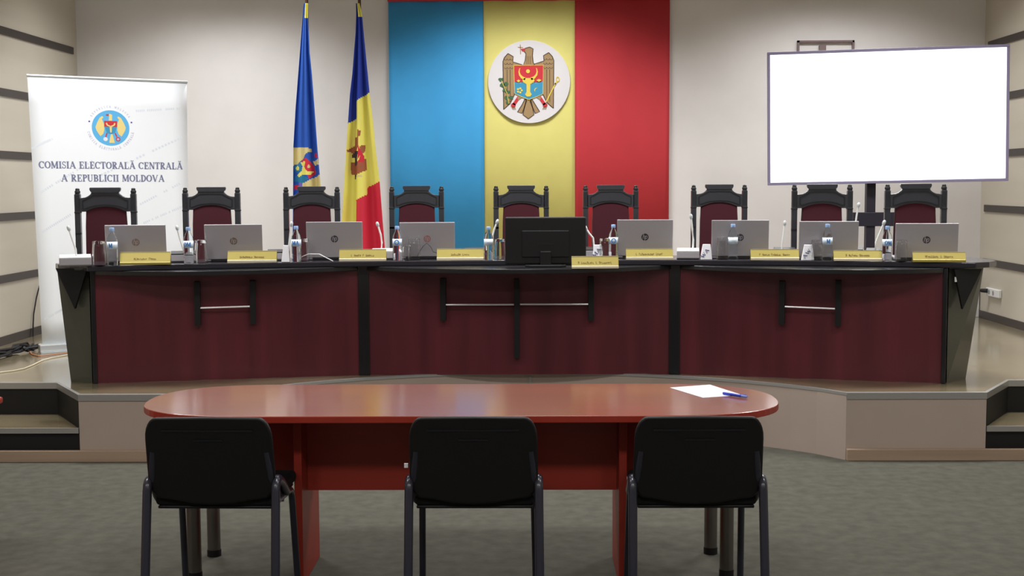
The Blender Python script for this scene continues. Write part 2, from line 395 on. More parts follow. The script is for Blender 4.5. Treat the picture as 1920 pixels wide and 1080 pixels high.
bracket(atY(104, 503, 7.96), atY(163, 503, 7.93), atY(140, 579, 7.96))
bracket(atY(1841, 505, 7.93), atY(1790, 505, 7.86), atY(1805, 580, 7.88))
dpart(MB().box(atY(1792, 524, 7.87), (.012, .006, .03), 'white'), 'sticker')
def seg_pt(px, sec, off):
    """point on the front face of a section under a pixel column"""
    a, c_ = J[sec], J[sec+1]; d = _ray(px, 560); k = d.x/d.y
    m = (c_[1]-a[1])/(c_[0]-a[0]); x = k*(a[1]-m*a[0])/(1-k*m); y = x/k if abs(k) > 1e-6 else a[1]-m*a[0]
    return Vector((x, y-off, 0)), math.atan2(c_[1]-a[1], c_[0]-a[0])
for px, sec, y0, y1 in ((372.5, 0, 528, 610), (476, 0, 526, 607), (831.5, 1, 522, 601), (969, 1, 523, 671), (1107.5, 1, 519, 601), (1464.5, 2, 527, 608), (1569.5, 2, 526, 611)):
    p, a = seg_pt(px, sec, .03); z1 = atY(px, y0, p.y).z; z0 = atY(px, y1, p.y).z
    dpart(MB().box((p.x, p.y, (z0+z1)/2), (.036, .056, z1-z0), 'blackp', rz=a), 'support_bar')
for p0, p1, sec, y0, y1 in ((378, 471, 0, 577.5, 574.5), (837, 964, 1, 571.5, 571), (975, 1103, 1, 570.5, 570.5), (1469, 1564, 2, 575, 579)):
    a, _ = seg_pt(p0, sec, .045); c_, _ = seg_pt(p1, sec, .045)
    dpart(MB().tube([(a.x, a.y, atY(p0, y0, a.y).z), (c_.x, c_.y, atY(p1, y1, c_.y).z)], .006, 'chrome'), 'chrome_rod', smooth=True)

# ================================================================== CARVED CHAIRS BEHIND THE DESK
def carved_chair(label):
    t = thing('carved_armchair', label, 'chair', (0, 0, ZP), 0, 'carved armchairs behind the presidium desk')
    k = .807e-3; H = 1.235
    fx = lambda u, v, w_: ((u-566)*k, w_, H-(v-97)*k)
    half = [(566, 97), (443, 97), (440, 112), (446, 128), (458, 138), (448, 152), (428, 168), (405, 178), (375, 182), (352, 182), (352, 296), (405, 296), (440, 280), (480, 267), (520, 260), (566, 257)]
    poly = half+[(1132-x, y) for x, y in half[-2:0:-1]]
    MB().prism(poly, -.018, .014, 'cwood', fx).build('crest_rail', t, bevel=.003)
    b = MB()
    ins = [(566, 158), (470, 160), (440, 178), (405, 195), (385, 203), (385, 272), (410, 270), (445, 256), (490, 246), (566, 240)]
    ring = ins+[(1132-x, y) for x, y in ins[-2:0:-1]]+[ins[0]]
    b.stroke(ring, 8, -.0205, -.017, 'cgroove', fx)
    b.stroke([(452, 140), (680, 140)], 5, -.0205, -.017, 'cgroove', fx)
    b.build('carved_groove', t)
    for s in (-1, 1):
        x = s*(244-18)*k
        pm = MB().box((x, 0, H-.16-.02), (.037, .036, .27), 'cwood')
        pm.box((x, 0, H-.165), (.041, .040, .008), 'cgroove')
        pm.box((x, 0, (H-.3)/2), (.037, .036, H-.3), 'cwood')
        for dx in (-.008, .0, .008): pm.box((x+dx, -.0185, H-.10), (.003, .002, .10), 'cgroove')
        pm.box((x, 0, H-.044), (.030, .030, .012), 'cwood')
        p = pm.build('post', t, bevel=.002)
        MB().lathe([(.011, 0), (.018, .006), (.019, .016), (.013, .026), (.015, .032), (.008, .038)], 'cgroove', 12, (x, 0, H-.042)).build('finial', p, smooth=True)
    prof = [(408, 238), (724, 238), (733, 420), (736, 640), (736, 860), (396, 860), (396, 640), (399, 420)]
    MB().prism(prof, -.012, .034, 'velvet', lambda u, v, w_: ((u-566)*k, w_, H-(v-94)*k)).build('backrest', t, bevel=.010, seg=3)
    MB().box((0, -.12, .47), (.40, .28, .09), 'velvet').build('seat', t, bevel=.02, seg=3)
    MB().box((0, -.12, .40), (.40, .28, .06), 'cwood').build('seat_frame', t, bevel=.004)
    for s in (-1, 1):
        MB().box((s*.165, -.22, .30), (.036, .036, .60), 'cwood').build('leg', t, bevel=.004)
        MB().box((s*.172, -.13, .615), (.045, .24, .03), 'cwood').build('armrest', t, bevel=.008)
    return t
CH = [(197.5, 8.54, 'before the white roll-up banner'), (396, 9.0, 'beside the right edge of the roll-up banner'),
      (584, 9.16, 'in front of the hanging plain blue flag'), (781, 9.42, 'in front of the blue wall stripe'),
      (977, 9.33, 'behind the black monitor, against the yellow stripe'), (1145, 9.33, 'in front of the red wall stripe'),
      (1348.5, 9.25, 'between red stripe and bright screen'), (1541.5, 8.62, 'under the left half of the bright screen'),
      (1717, 8.54, 'under the right half of the bright screen')]
c0 = carved_chair('')
for i, (px, Y, ph) in enumerate(CH):
    c = c0 if i == 0 else copy_tree(c0)
    p = atY(px, 352, Y); c.location = (p.x, Y, ZP); c.rotation_euler = (0, 0, [R(6), R(3), R(2), 0, 0, 0, R(-1), R(-4), R(-5)][i])
    c['label'] = 'carved black armchair with burgundy back, '+ph

# ================================================================== THINGS ON THE DESK
def hp_logo(t, zc, kd):
    """round emblem with slanted h and p strokes on the lid"""
    fn = lambda u, v, w_: (u, -.0042-w_, zc+v)
    b = MB(); r = .0235
    b.prism(arc(0, 0, r, r, 0, 345, 24), 0, .0006, kd, fn)
    sl = .3
    q = lambda pts, wd: b.stroke([(x*r+sl*y*r*.6, y*r) for x, y in pts], wd*r, .0006, .0011, 'silver', fn)
    q([(-.52, -.45), (-.52, 1.0)], .15); q([(-.52, .3), (-.15, .34), (-.08, .2), (-.08, -.45)], .15)
    q([(.12, -1.0), (.12, .34)], .15); q([(.12, .32), (.5, .32), (.58, .15), (.58, -.25), (.48, -.42), (.12, -.42)], .15)
    b.build('logo', t)
for nm, c in (('logo_faint', (140, 120, 112)), ('logo_brown', (120, 104, 92)), ('logo_dark', (70, 64, 74)), ('logo_rose', (160, 112, 112)), ('logo_black', (44, 44, 50))): M[nm] = mat(nm, c, .5)
def laptop(pxl, pxr, ytop, lift, kd, label, logo_px=None, Y=None):
    pc = (pxl+pxr)/2; x0 = atY(pc, 470, 8.2).x; Y = yfront(x0)+lift
    x = atY(pc, 470, Y).x; W = atY(pxr, 470, Y).x-atY(pxl, 470, Y).x; z = atY(pc, ytop, Y).z
    t = thing('laptop', label, 'laptop', (x, Y, ZT), rzat(x)*.5, 'silver laptops on the presidium desk')
    MB().box((0, .125, .011), (W, .25, .016), 'silver').build('base', t, bevel=.004)
    h = (z-ZT-.018)
    lid = MB().box((0, 0, h/2), (W, .008, h), 'silver').build('lid', t, bevel=.003)
    lid.location = (0, -.002, .018); lid.rotation_euler = (R(7), 0, 0)
    s = MB().box((0, .0046, h/2), (W-.02, .001, h-.03), 'dark').build('screen', lid)
    MB().box((0, -.002, .012), (W*.8, .012, .010), 'dark').build('hinge', t)
    if kd: hp_logo(lid, h*.52, kd)
    return t
LP = [(201, 311, 421, .17, 'logo_faint', 'silver laptop with faint logo behind the leftmost gold name plate'),
      (386, 492, 420, .15, 'logo_brown', 'silver laptop before the carved chair at right edge of roll-up banner'),
      (576, 680, 415, .17, 'logo_dark', 'silver laptop with white cable before the plain blue flag chair'),
      (750, 853, 416, .17, 'logo_rose', 'silver laptop with reddish logo against the blue wall stripe'),
      (1157, 1261, 411, .15, 'logo_black', 'bright silver laptop with crisp black logo against the red wall stripe'),
      (1334, 1440, 412, .15, 'logo_dark', 'silver laptop with a bottle in front of its logo, between red stripe and screen'),
      (1498, 1607, 414, .15, 'logo_faint', 'silver laptop half hidden by bottle, under left half of bright screen'),
      (1679, 1793, 418, .18, 'logo_dark', 'silver laptop behind the rightmost gold name plate')]
for a in LP: laptop(a[0], a[1], a[2], a[3], a[4], a[5])

# monitor on the bulging centre shelf
mp = atY(1023, 480, 8.12); W = atY(1099, 450, 8.12).x-atY(947, 450, 8.12).x
t = thing('computer_monitor', 'black desktop monitor seen from behind at centre of the desk', 'monitor', (mp.x, 8.12, ZT-.0355), 0)
zt = atY(1023, 407, 8.12).z-(ZT-.0355)
MB().box((0, .02, zt-.15), (W, .03, .30), 'monitor').build('back_cover', t, bevel=.008)
MB().box((0, .037, zt-.15), (W-.02, .004, .28), 'dark').build('display', t)
MB().box((0, .002, zt-.17), (.30, .012, .17), 'monitor').build('rear_bulge', t, bevel=.005)
fnm = lambda u, v, w_: (u, -.0045-w_, zt-.17+v)
MB().prism([(-.05, -.006), (.05, -.006), (.05, .006), (-.05, .006)], 0, .001, 'dark', fnm).build('badge', t)
MB().box((0, .0, .05), (.07, .03, .10), 'monitor').build('neck', t, bevel=.005)
MB().prism([(-.13, -.03), (-.1, -.06), (.1, -.06), (.13, -.03), (.13, .035), (-.13, .035)], .0, .014, 'monitor', xyz).build('foot', t, bevel=.004)

def name_plate(pxl, pxr, ytop, ybot, Y, rz, words, label, z=ZT, seed=0, edge='goldl'):
    xl, xr = atY(pxl, ybot, Y).x, atY(pxr, ybot, Y).x; W = xr-xl; H = atY(pxl, ytop, Y).z-z
    t = thing('name_plate', label, 'name plate', ((xl+xr)/2, Y, z), rz, 'gold name plates on the presidium desk')
    d = .045
    m = MB(); m.prism([(-.002, .012), (d/2, H), (d, 0), (d-.006, 0), (d/2, H-.012), (.006, .0), (-.002, 0)], -W/2, W/2, 'gold', lambda u, v, w_: (w_, u, v))
    m.build('plate', t)
    MB().prism([(-.006, .0005), (-.006, .014), (.003, .018), (.008, .0005)], -W/2, W/2, edge, lambda u, v, w_: (w_, u, v)).build('base_edge', t)
    a = math.atan2(d/2, H-.012)
    fn = lambda u, v, w_: (u, .003+(v+.004)*math.sin(a)-w_, .018+(v+.012)*math.cos(a))
    m = MB(); mock_words(m, words, .0145, 'ink', fn, seed); m.build('lettering', t)
    MB().box((0, d/2, H+.0005), (W, .004, .002), 'goldl').build('top_edge', t)
    return t
yo = lambda px, o: yfront(atY(px, 480, 8.15).x)+o
NP = [(226, 318, 473, 493, .03, R(7), (9, 5), 'gold name plate in front of the leftmost laptop', 'gold'),
      (427, 518, 471, 488, .03, R(4), (9, 7), 'gold name plate beside laptop at right edge of roll-up banner', 'goldl'),
      (636, 724, 468, 488, .02, R(1), (1, 5, 1, 6), 'gold name plate below the tricolour flag, left of the desk joint', 'goldl'),
      (819, 907, 467, 488, .02, 0, (7, 5), 'gold name plate in front of blue stripe, left of black monitor', 'goldl'),
      (1174, 1262, 467, 487, .02, 0, (1, 11, 5), 'gold name plate in front of laptop with crisp black logo', 'goldl'),
      (1408, 1498, 468, 489, .02, R(-2), (1, 5, 7, 5), 'gold name plate left of the tilted white packet, under screen left edge', 'goldl'),
      (1564, 1653, 470, 491, .02, R(-4), (1, 6, 7), 'gold name plate right of the bottle at the laptop under the screen', 'goldl'),
      (1713, 1809, 473, 495, .02, R(-8), (9, 1, 6), 'gold name plate at the right end of the desk', 'gold')]
for i, a in enumerate(NP): name_plate(a[0], a[1], a[2], a[3], yo((a[0]+a[1])/2, a[4]), a[5], a[6], a[7], seed=i, edge=a[8])
name_plate(1072, 1160, 481, 503, 7.955, R(2), (1, 9, 1, 9), 'gold name plate standing lower and nearest, right of black monitor', z=ZT-.0355, seed=20)

BOT_PROF = [(.028, 0), (.0315, .006), (.0315, .045), (.030, .05), (.0315, .055), (.0315, .15), (.029, .168), (.020, .19), (.0125, .203), (.0125, .212)]
def bottle(px, ytop, ybot, label, mark, off):
    x0 = atY(px, 480, 8.1).x; Y = yfront(x0)+off; p = atY(px, 480, Y)
    s = (atY(px, ytop, Y).z-ZT)/.235
    t = thing('water_bottle', label, 'bottle', (p.x, Y, ZT+.0005), 0, 'small water bottles on the presidium desk'); t.scale = (s, s, s)
    MB().lathe(BOT_PROF, 'pet', 24).build('bottle_body', t, smooth=True)
    MB().lathe([(.0145, .2125), (.0150, .214), (.0150, .232), (.0135, .235)], 'cap', 16).build('cap', t, smooth=True)
    lb = MB(); rr = .0322; n = 24
    vs = [(rr*math.cos(R(180+(180+60)*j/n-30)), rr*math.sin(R(180+240*j/n-30)), z) for z in (.102, .148) for j in range(n+1)]
    lb.add(vs, [(j, j+1, n+2+j, n+1+j) for j in range(n)], 'label'); lo = lb.build('paper_label', t, solid=.0003, smooth=True)
    if mark:
        fn = lambda u, v, w_: ((rr+.0006+w_)*math.sin(u/rr), -(rr+.0006+w_)*math.cos(u/rr), .110+v)
        m = MB()
        if mark[0] == 'o':
            m.stroke(arc(0, .014, .014, .015, 0, 360, 20), .006, 0, .0003, 'lblue', fn)
        else: text(m, mark, 'lblue', 0, .0003, fn, h=.028, width=.030*len(mark)*.8)
        m.build('label_print', lo)
    return t
BT = [(211, 427, 493, 'clear water bottle in front of the leftmost laptop', 'M', .03), (354, 426, 490, 'clear water bottle left of second laptop, beside roll-up banner edge', 'OM', .03),
      (556, 424, 487, 'clear water bottle left of the laptop with white cable', 'MA', .04), (745, 424, 486, 'clear water bottle against the blue wall stripe edge', 'o', .05),
      (916, 425, 487, 'clear water bottle without printed label, left of the monitor', '', .04), (1150, 421, 480, 'clear water bottle left of laptop with crisp black logo', 'o', .12),
      (1374, 420, 485, 'clear water bottle covering the logo of the laptop right of the red stripe', '', .05), (1551, 420, 487, 'clear water bottle in front of laptop under left half of screen', 'M', .04),
      (1663, 424, 491, 'clear water bottle left of the rightmost laptop', 'OM', .03)]
for a in BT: bottle(*a)

def tumbler(px, ytop, ybot, label, off):
    x0 = atY(px, 480, 8.1).x; Y = yfront(x0)+off; p = atY(px, 480, Y); h = atY(px, ytop, Y).z-ZT; s = h/.12
    t = MB().lathe([(.034, 0), (.0325, .06), (.030, .116), (.028, .12), (.001, .12), (.001, .104), (.0275, .104), (.0305, .06), (.032, 0)], 'glass', 24).build('drinking_glass', smooth=True)
    t.location = (p.x, Y, ZT+.0005); t.scale = (s, s, s)
    tag(t, label, 'glass', 'upturned tumblers on the presidium desk')
TM = [(186, 452, 490, 'upturned glass tumbler left of the leftmost bottle', .06), (377, 450, 488, 'upturned glass tumbler between bottle and second laptop', .05),
      (569, 448, 485, 'upturned glass tumbler between bottle and laptop with white cable', .09), (777, 447, 485, 'upturned glass tumbler in front of laptop with reddish logo', .06),
      (763, 459, 486, 'small glass tumbler beside the bottle at blue stripe edge', .03),
      (937, 448, 486, 'upturned glass tumbler at left edge of the monitor', .05), (1134, 447, 480, 'upturned glass tumbler between printed packet and bottle by red stripe', .11),
      (1355, 446, 485, 'upturned glass tumbler in front of laptop right of the red stripe', .05), (1531, 450, 486, 'upturned glass tumbler in front of laptop under left half of screen', .05),
      (1690, 450, 490, 'upturned glass tumbler in front of the rightmost laptop', .04)]
for a in TM: tumbler(*a)

def packet(pxl, pxr, ytop, ybot, mark, label, off, tilt):
    pc = (pxl+pxr)/2; x0 = atY(pc, 480, 8.1).x; Y = yfront(x0)+off; p = atY(pc, 480, Y)
    W = atY(pxr, 480, Y).x-atY(pxl, 480, Y).x; h = atY(pc, ytop, Y).z-ZT
    t = thing('napkin_packet', label, 'packet', (p.x, Y, ZT+.0005), 0, 'white napkin packets on the presidium desk')
    MB().add([(-W/2, -.015, 0), (W/2, -.015, 0), (W/2, .02, 0), (-W/2, .02, 0), (-W/2+tilt, 0, h), (W/2*.6+tilt*.3, 0, h), (W/2*.6+tilt*.3, .008, h), (-W/2+tilt, .008, h)],
             [(3, 2, 1, 0), (4, 5, 6, 7), (0, 1, 5, 4), (1, 2, 6, 5), (2, 3, 7, 6), (3, 0, 4, 7)], 'paper').build('wrapper', t, bevel=.002)
    if mark:
        ca, sa = math.cos(R(52)), math.sin(R(52))
        fn = lambda u, v, w_: (-.012+u*ca-v*sa+.012, -.0162+(.035+u*sa+v*ca)/h*.015-w_, .035+u*sa+v*ca)
        m = MB(); text(m, mark, 'navy', 0, .0008, fn, h=.022, width=.07); m.build('printed_mark', t)
packet(528, 543, 460, 487, '', 'plain white napkin packet left of the bottle before blue flag chair', .03, .012)
packet(1111, 1131, 459, 480, 'MA', 'white napkin packet with dark print right of the monitor', .13, .008)
packet(1313, 1335, 458, 485, 'WA', 'white napkin packet with slanted dark print by laptop right of red stripe', .05, .016)
packet(1503, 1526, 459, 486, 'AW', 'white napkin packet with slanted dark print under left half of screen', .04, .016)

def mic_unit(px, w_px, off, mic, label, lightside=True):
    """conference unit (box) carrying its gooseneck microphone"""
    x0 = atY(px, 480, 8.2).x; Y = yfront(x0)+off; p = atY(px, 480, Y); W = w_px*Y/F_PX
    t = thing('conference_microphone', label, 'microphone', (p.x, Y, ZT), rzat(p.x), 'conference microphones on the presidium desk')
    MB().prism([(-.0, 0), (-.02, .008), (-.015, .05), (.13, .062), (.13, 0)], -W/2, W/2, 'greyp', lambda u, v, w_: (w_, u, v)).build('unit_housing', t, bevel=.004)
    MB().box((0, .055, .0585), (W*.98, .14, .008), 'white' if lightside else 'dark', rx=R(4.7)).build('top_plate', t, bevel=.002)
    if mic:
        pts = [atY(a, b_, Y+.03)-Vector((p.x, Y, ZT)) for a, b_ in mic]
        rot = Matrix.Rotation(-rzat(p.x), 3, 'Z'); pts = [rot @ q for q in pts]; pts[-1].z = .06
        MB().tube(pts, .006, 'white', 8).build('gooseneck', t, smooth=True)
        e = pts[0]; d = (pts[0]-pts[1]).normalized()
        MB().tube([e-d*.004, e+d*.006, e+d*.022, e+d*.03], [.006, .0105, .0105, .005], 'mich', 10).build('microphone_head', t, smooth=True)
M['mich'] = mat('mic_head', (196, 200, 200), .5)
mic_unit(141, 58, .05, [(130, 432), (136, 450), (142, 468), (143, 478)], 'gooseneck microphone on pale unit at the left end of the desk')
mic_unit(343, 44, .2, [(333, 431), (338, 450), (344, 468), (345, 476)], 'gooseneck microphone before right part of roll-up banner', False)
mic_unit(520, 36, .2, [(546, 424), (544, 440), (542, 458), (541, 476)], 'gooseneck microphone on dark unit before the blue flag', False)
mic_unit(720, 44, .16, [(709, 424), (714, 440), (716, 455), (715, 474)], 'gooseneck microphone before the tricolour flag')
mic_unit(890, 40, .2, [(931, 419), (926, 432), (922, 450), (920, 474)], 'gooseneck microphone left of the black monitor', False)
mic_unit(1110, 40, .2, [(1100, 430), (1105, 438), (1112, 446), (1114, 474)], 'gooseneck microphone right of the black monitor before red stripe', False)
mic_unit(1290, 42, .05, [(1296, 410), (1298, 430), (1300, 450), (1299, 474)], 'gooseneck microphone on pale unit just right of the red stripe')
mic_unit(1470, 40, .2, [(1471, 422), (1469, 440), (1467, 455), (1466, 474)], 'gooseneck microphone against plain wall left of screen stand', False)
mic_unit(1644, 40, .2, [(1656, 421), (1648, 440), (1642, 455), (1641, 474)], 'gooseneck microphone just right of the screen stand post', False)
mic_unit(1612, 12, .33, [(1609, 388), (1606, 405), (1602, 440), (1600, 474)], 'thin gooseneck microphone rising behind laptop under the screen', False)

def cable(pts, r, k, name, label, cat='cable'):
    return tag(MB().tube(pts, r, k, 6).build(name, smooth=True), label, cat)
def cable_px(L, Y, r, k, name, label): cable([atY(a, b_, Y) for a, b_ in L], r, k, name, label)
cz = ZT+.004
cable([(-1.49, 8.22, cz), (-1.47, 8.21, cz+.025), (-1.42, 8.19, cz+.045), (-1.35, 8.18, cz+.045), (-1.30, 8.17, cz+.02), (-1.26, 8.17, cz)], .003, 'white', 'laptop_cable', 'white cable lying looped in front of laptop before the blue flag')
cable([atY(782, 481, 8.36), atY(793, 462, 8.36), atY(800, 456, 8.36), atY(808, 463, 8.36), atY(812, 472, 8.36), (-.50, 8.34, cz+.002), (-.58, 8.33, cz+.002)], .002, 'cableb', 'laptop_cable', 'thin dark cable in front of the laptop with reddish logo')
cable([(.62, 8.36, cz), (.70, 8.34, cz+.004), (.78, 8.30, cz+.002), (.86, 8.31, cz)], .004, 'cableb', 'laptop_cable', 'dark cable between bottle and name plate by the red stripe')

# ================================================================== WALL HANGING AND EMBLEM
t = thing('tricolour_wall_hanging', 'tall blue, yellow and red striped cloth hanging on the back wall', 'banner', (0, YB-.03, .55))
yb = YB-.02
for nm, k, x0, x1, dy in (('blue_panel', 'blue', -1.279, -.415, 0), ('yellow_panel', 'yellow', -.412, .417, -.004), ('red_panel', 'red', .418, 1.279, 0)):
    nx = 24; m = MB(); vs = []
    for j in range(2):
        for i in range(nx+1):
            x = x0+(x1-x0)*i/nx; vs.append((x, -.01+dy+.003*math.sin(i*.7+x0*9), 0 if j == 0 else 2.76))
    m.add(vs, [(i, i+1, nx+2+i, nx+1+i) for i in range(nx)], k); o = m.build(nm, t, solid=.004, smooth=True)
MB().tube([(-1.285, -.012, 2.765), (1.30, -.012, 2.765)], .014, 'red', 10).build('top_rod', t, smooth=True)

EM = thing('coat_of_arms_disc', 'round white disc with eagle coat of arms on the yellow stripe', 'emblem', (0, YB-.060, 2.57))
KE = .0008625*1.0
def emblem(root, k, y0, full=True, tan='tan', olc='brown'):
    """eagle relief, coordinates in drawing units centred on (632, 535)"""
    F = lambda lift: (lambda u, v, w_: ((u-632)*k, y0-lift-w_, (535-v)*k))
    th = 2.2*k
    def shape(mb, poly, c, l=0, ol=9):
        mb.prism(poly, 0, th, c, F(l*th))
        if ol: mb.stroke(poly+[poly[0]], ol, 0, th*.4, olc, F((l+1)*th))
    m = MB()
    wing = [(410, 238), (465, 270), (460, 325), (520, 345), (560, 355), (560, 420), (478, 430), (475, 670), (430, 760), (362, 822), (357, 320), (372, 280)]
    for mir in (0, 1):
        wp = [((1250-x) if mir else x, y-(8 if mir else 0)) for x, y in wing]
        shape(m, wp, tan)
        for dx in (400, 432): m.stroke([((1250-dx) if mir else dx, 405), ((1250-dx) if mir else dx, 745)], 6, 0, th*.4, olc, F(th))
        for yy in (300, 345, 390):
            for q in range(3):
                cx = 385+q*32; cx = 1250-cx if mir else cx
                m.stroke(arc(cx, yy, 16, 16, 180, 0, 6) if False else [(cx-15, yy-8), (cx-8, yy+6), (cx+8, yy+6), (cx+15, yy-8)], 5, 0, th*.4, olc, F(th))
    shape(m, [(640, 172), (675, 190), (668, 260), (675, 330), (692, 362), (568, 362), (592, 310), (600, 240), (583, 218), (590, 185)], tan, .2)
    for x in (612, 630, 648): m.stroke([(x, 265), (x-3, 350)], 4, 0, th*.4, olc, F(1.2*th))
    shape(m, [(600, 715), (650, 715), (682, 880), (623, 922), (566, 880)], tan)
    shape(m, [(588, 712), (606, 735), (556, 865), (508, 850), (560, 770)], tan); shape(m, [(658, 712), (742, 848), (696, 866), (640, 740)], tan)
    m.build('eagle', root)
    m = MB(); m.prism([(545, 190), (592, 185), (588, 215), (560, 214)], 0, th, 'ered', F(1.3*th)); m.stroke([(540, 145), (543, 245)], 8, 0, th, 'tan', F(0)); m.stroke([(515, 172), (570, 176)], 7, 0, th, 'tan', F(0)); m.build('cross_and_beak', root)
    m = MB()
    m.prism([(470, 362), (783, 362), (780, 535), (470, 535)], 0, th, 'ered', F(2*th))
    m.prism([(472, 527), (500, 545), (540, 548), (632, 520), (700, 548), (760, 540), (780, 525), (778, 662), (700, 695), (628, 722), (550, 690), (478, 655)], 0, th, 'eblue', F(2.5*th))
    m.stroke([(470, 362), (783, 362), (778, 662), (700, 695), (628, 722), (550, 690), (478, 655), (470, 362)], 6, 0, th, 'eyel', F(3*th))
    m.build('shield', root)
    m = MB(); e = F(4*th)
    m.prism([(585, 495), (665, 495), (690, 515), (680, 540), (645, 560), (643, 640), (660, 668), (642, 690), (608, 690), (588, 668), (605, 640), (605, 560), (570, 540), (560, 515)], 0, th, 'eyel', e)
    for s in (1, -1):
        c = [(622-s*q, y) for q, y in ((30, 505), (65, 490), (88, 462), (96, 430), (90, 398), (82, 392))]; m.stroke(c, [28, 26, 20, 14, 8, 4], 0, th, 'eyel', e)
    m.prism(arc(620, 425, 21, 21, 0, 345, 12), 0, th, 'eyel', e)
    for q in range(5): m.prism(arc(532+22*math.cos(q*1.257), 625+22*math.sin(q*1.257), 12, 12, 0, 315, 7), 0, th, 'eyel', e)
    m.prism([(500, 525), (520, 510), (540, 525), (520, 540)], 0, th, 'eyel', e); m.prism([(708, 520), (736, 505), (764, 520), (736, 536)], 0, th, 'eyel', e)
    m.stroke([(718, 600), (700, 605), (690, 622), (694, 640)], [3, 10, 10, 3], 0, th, 'eyel', e)
    m.build('bull_head', root)
    m = MB()
    for s in (-1, 1):
        m.stroke([(632+s*110, 695), (632+s*165, 775)], 32, 0, th, 'ered', F(1.2*th)); m.prism(arc(632+s*168, 780, 26, 24, 0, 330, 10), 0, th, 'ered', F(1.2*th))
        m.stroke([(632+s*110, 690), (632+s*95, 712)], 44, 0, th, tan, F(1.3*th))
        for q in (-14, 0, 14): m.stroke([(632+s*170+q, 795), (632+s*158+q, 822)], 7, 0, th, 'tan', F(1.2*th))
    m.build('talons', root)
    if full:
        m = MB(); rn = random.Random(3)
        for cx, cy in ((335, 510), (350, 570), (385, 560), (375, 620), (410, 640), (395, 700), (440, 700), (405, 750)):
            n_ = 9; m.prism([(cx+rn.uniform(16, 32)*math.cos(q*6.283/n_), cy+rn.uniform(14, 28)*math.sin(q*6.283/n_)) for q in range(n_)], 0, th, 'egreen', F(1.5*th))
        m.stroke([(340, 520), (370, 590), (400, 660), (415, 760)], 6, 0, th, 'eyel', F(2.5*th)); m.build('olive_branch', root)
        m = MB(); m.stroke([(812, 745), (912, 550)], 12, 0, th, 'eyel', F(2*th)); m.stroke(arc(934, 508, 16, 24, 0, 360, 14), 9, 0, th, 'eyel', F(2*th)); m.stroke([(905, 565), (925, 530)], 16, 0, th, 'eyel', F(2*th)); m.build('sceptre', root)
MB().prism(arc(0, 0, .374, .374, 0, 354.4, 63), 0, .016, 'disc', lambda u, v, w_: (u, .008-w_, v)).build('disc', EM, bevel=.002)
emblem(EM, .372/432, -.0085)

# wall bracket behind the display
t = MB(); a = atY(1497, 78, YB-.02); c_ = atY(1600, 76, YB-.02); zb = a.z-.16
for (p, q) in (((a.x, 0, a.z), (c_.x, 0, a.z)), ((a.x, 0, zb), (c_.x, 0, zb)), ((a.x, 0, zb), (a.x, 0, a.z)), ((c_.x, 0, zb), (c_.x, 0, a.z))):
    t.box(((p[0]+q[0])/2, YB-.015, (p[2]+q[2])/2), (abs(p[0]-q[0])+.018, .03, abs(p[2]-q[2])+.018), 'bracket')
t.box(((a.x+c_.x)/2-.03, YB-.02, zb+.1), (.06, .03, .05), 'bracket')
M['bracket'] = mat('bracket_brown', (122, 104, 104), .5)
for i, k in enumerate(t.mats): pass
tag(t.build('wall_bracket'), 'brown rectangular wall bracket peeking above the bright screen', 'bracket')

# ================================================================== FLAGS
def flag(name, label, rows, painter, Y, fold, polex):
    t = thing(name, label, 'flag', (0, 0, 0), 0)
    NX, NY = 80, 260; y0, y1 = rows[0][0], rows[-1][0]
    def edge(y):
        for (ya, la, ra), (yb_, lb, rb) in zip(rows, rows[1:]):
            if y <= yb_: q = (y-ya)/(yb_-ya); return la+(lb-la)*q, ra+(rb-ra)*q
        return rows[-1][1:]
    m = MB(); vs = []; keys = []
    for j in range(NY+1):
        y = y0+(y1-y0)*j/NY; l, r = edge(y)
        for i in range(NX+1):
            q = i/NX; x = l+(r-l)*q; p = atY(x, y, Y); amp = .5*(r-l)/60
            vs.append((p.x, Y+fold(q)*.07*min(1, amp*1.5), p.z))
    fs = {}
    for j in range(NY):
        y = y0+(y1-y0)*(j+.5)/NY; l, r = edge(y)
        for i in range(NX):
            x = l+(r-l)*(i+.5)/NX; k = painter(x, y, (i+.5)/NX); a = j*(NX+1)+i
            fs.setdefault(k, []).append((a, a+1, a+NX+2, a+NX+1))
    m.v = vs
    for k, L in fs.items():
        ii = m.mi(k)
        for f in L: m.f.append(list(f)); m.m.append(ii)
    m.build('cloth', t, smooth=True, solid=.0015)
    pt = atY(polex[0], -40, Y); pb = Vector((pt.x, Y, ZP))
    MB().tube([(pb.x, Y+.06, ZP+.02), (pt.x, Y+.06, pt.z)], .014, 'pole', 10).build('pole', t, smooth=True)
    MB().tube([(pt.x, Y+.06, pt.z-.15), (pt.x, Y+.06, pt.z-.05), (pt.x, Y+.06, pt.z+.07)], [.008, .028, .003], 'pole', 8, flat=.4).build('spear_finial', t, smooth=True)
    MB().lathe([(.16, 0), (.16, .02), (.04, .05), (.02, .12)], 'stand', 20, (pb.x, Y+.06, ZP)).build('base', t, smooth=True)
    return t
f1 = []
def z3(pts): return [(530+x/9, 250+y/9) for x, y in pts]
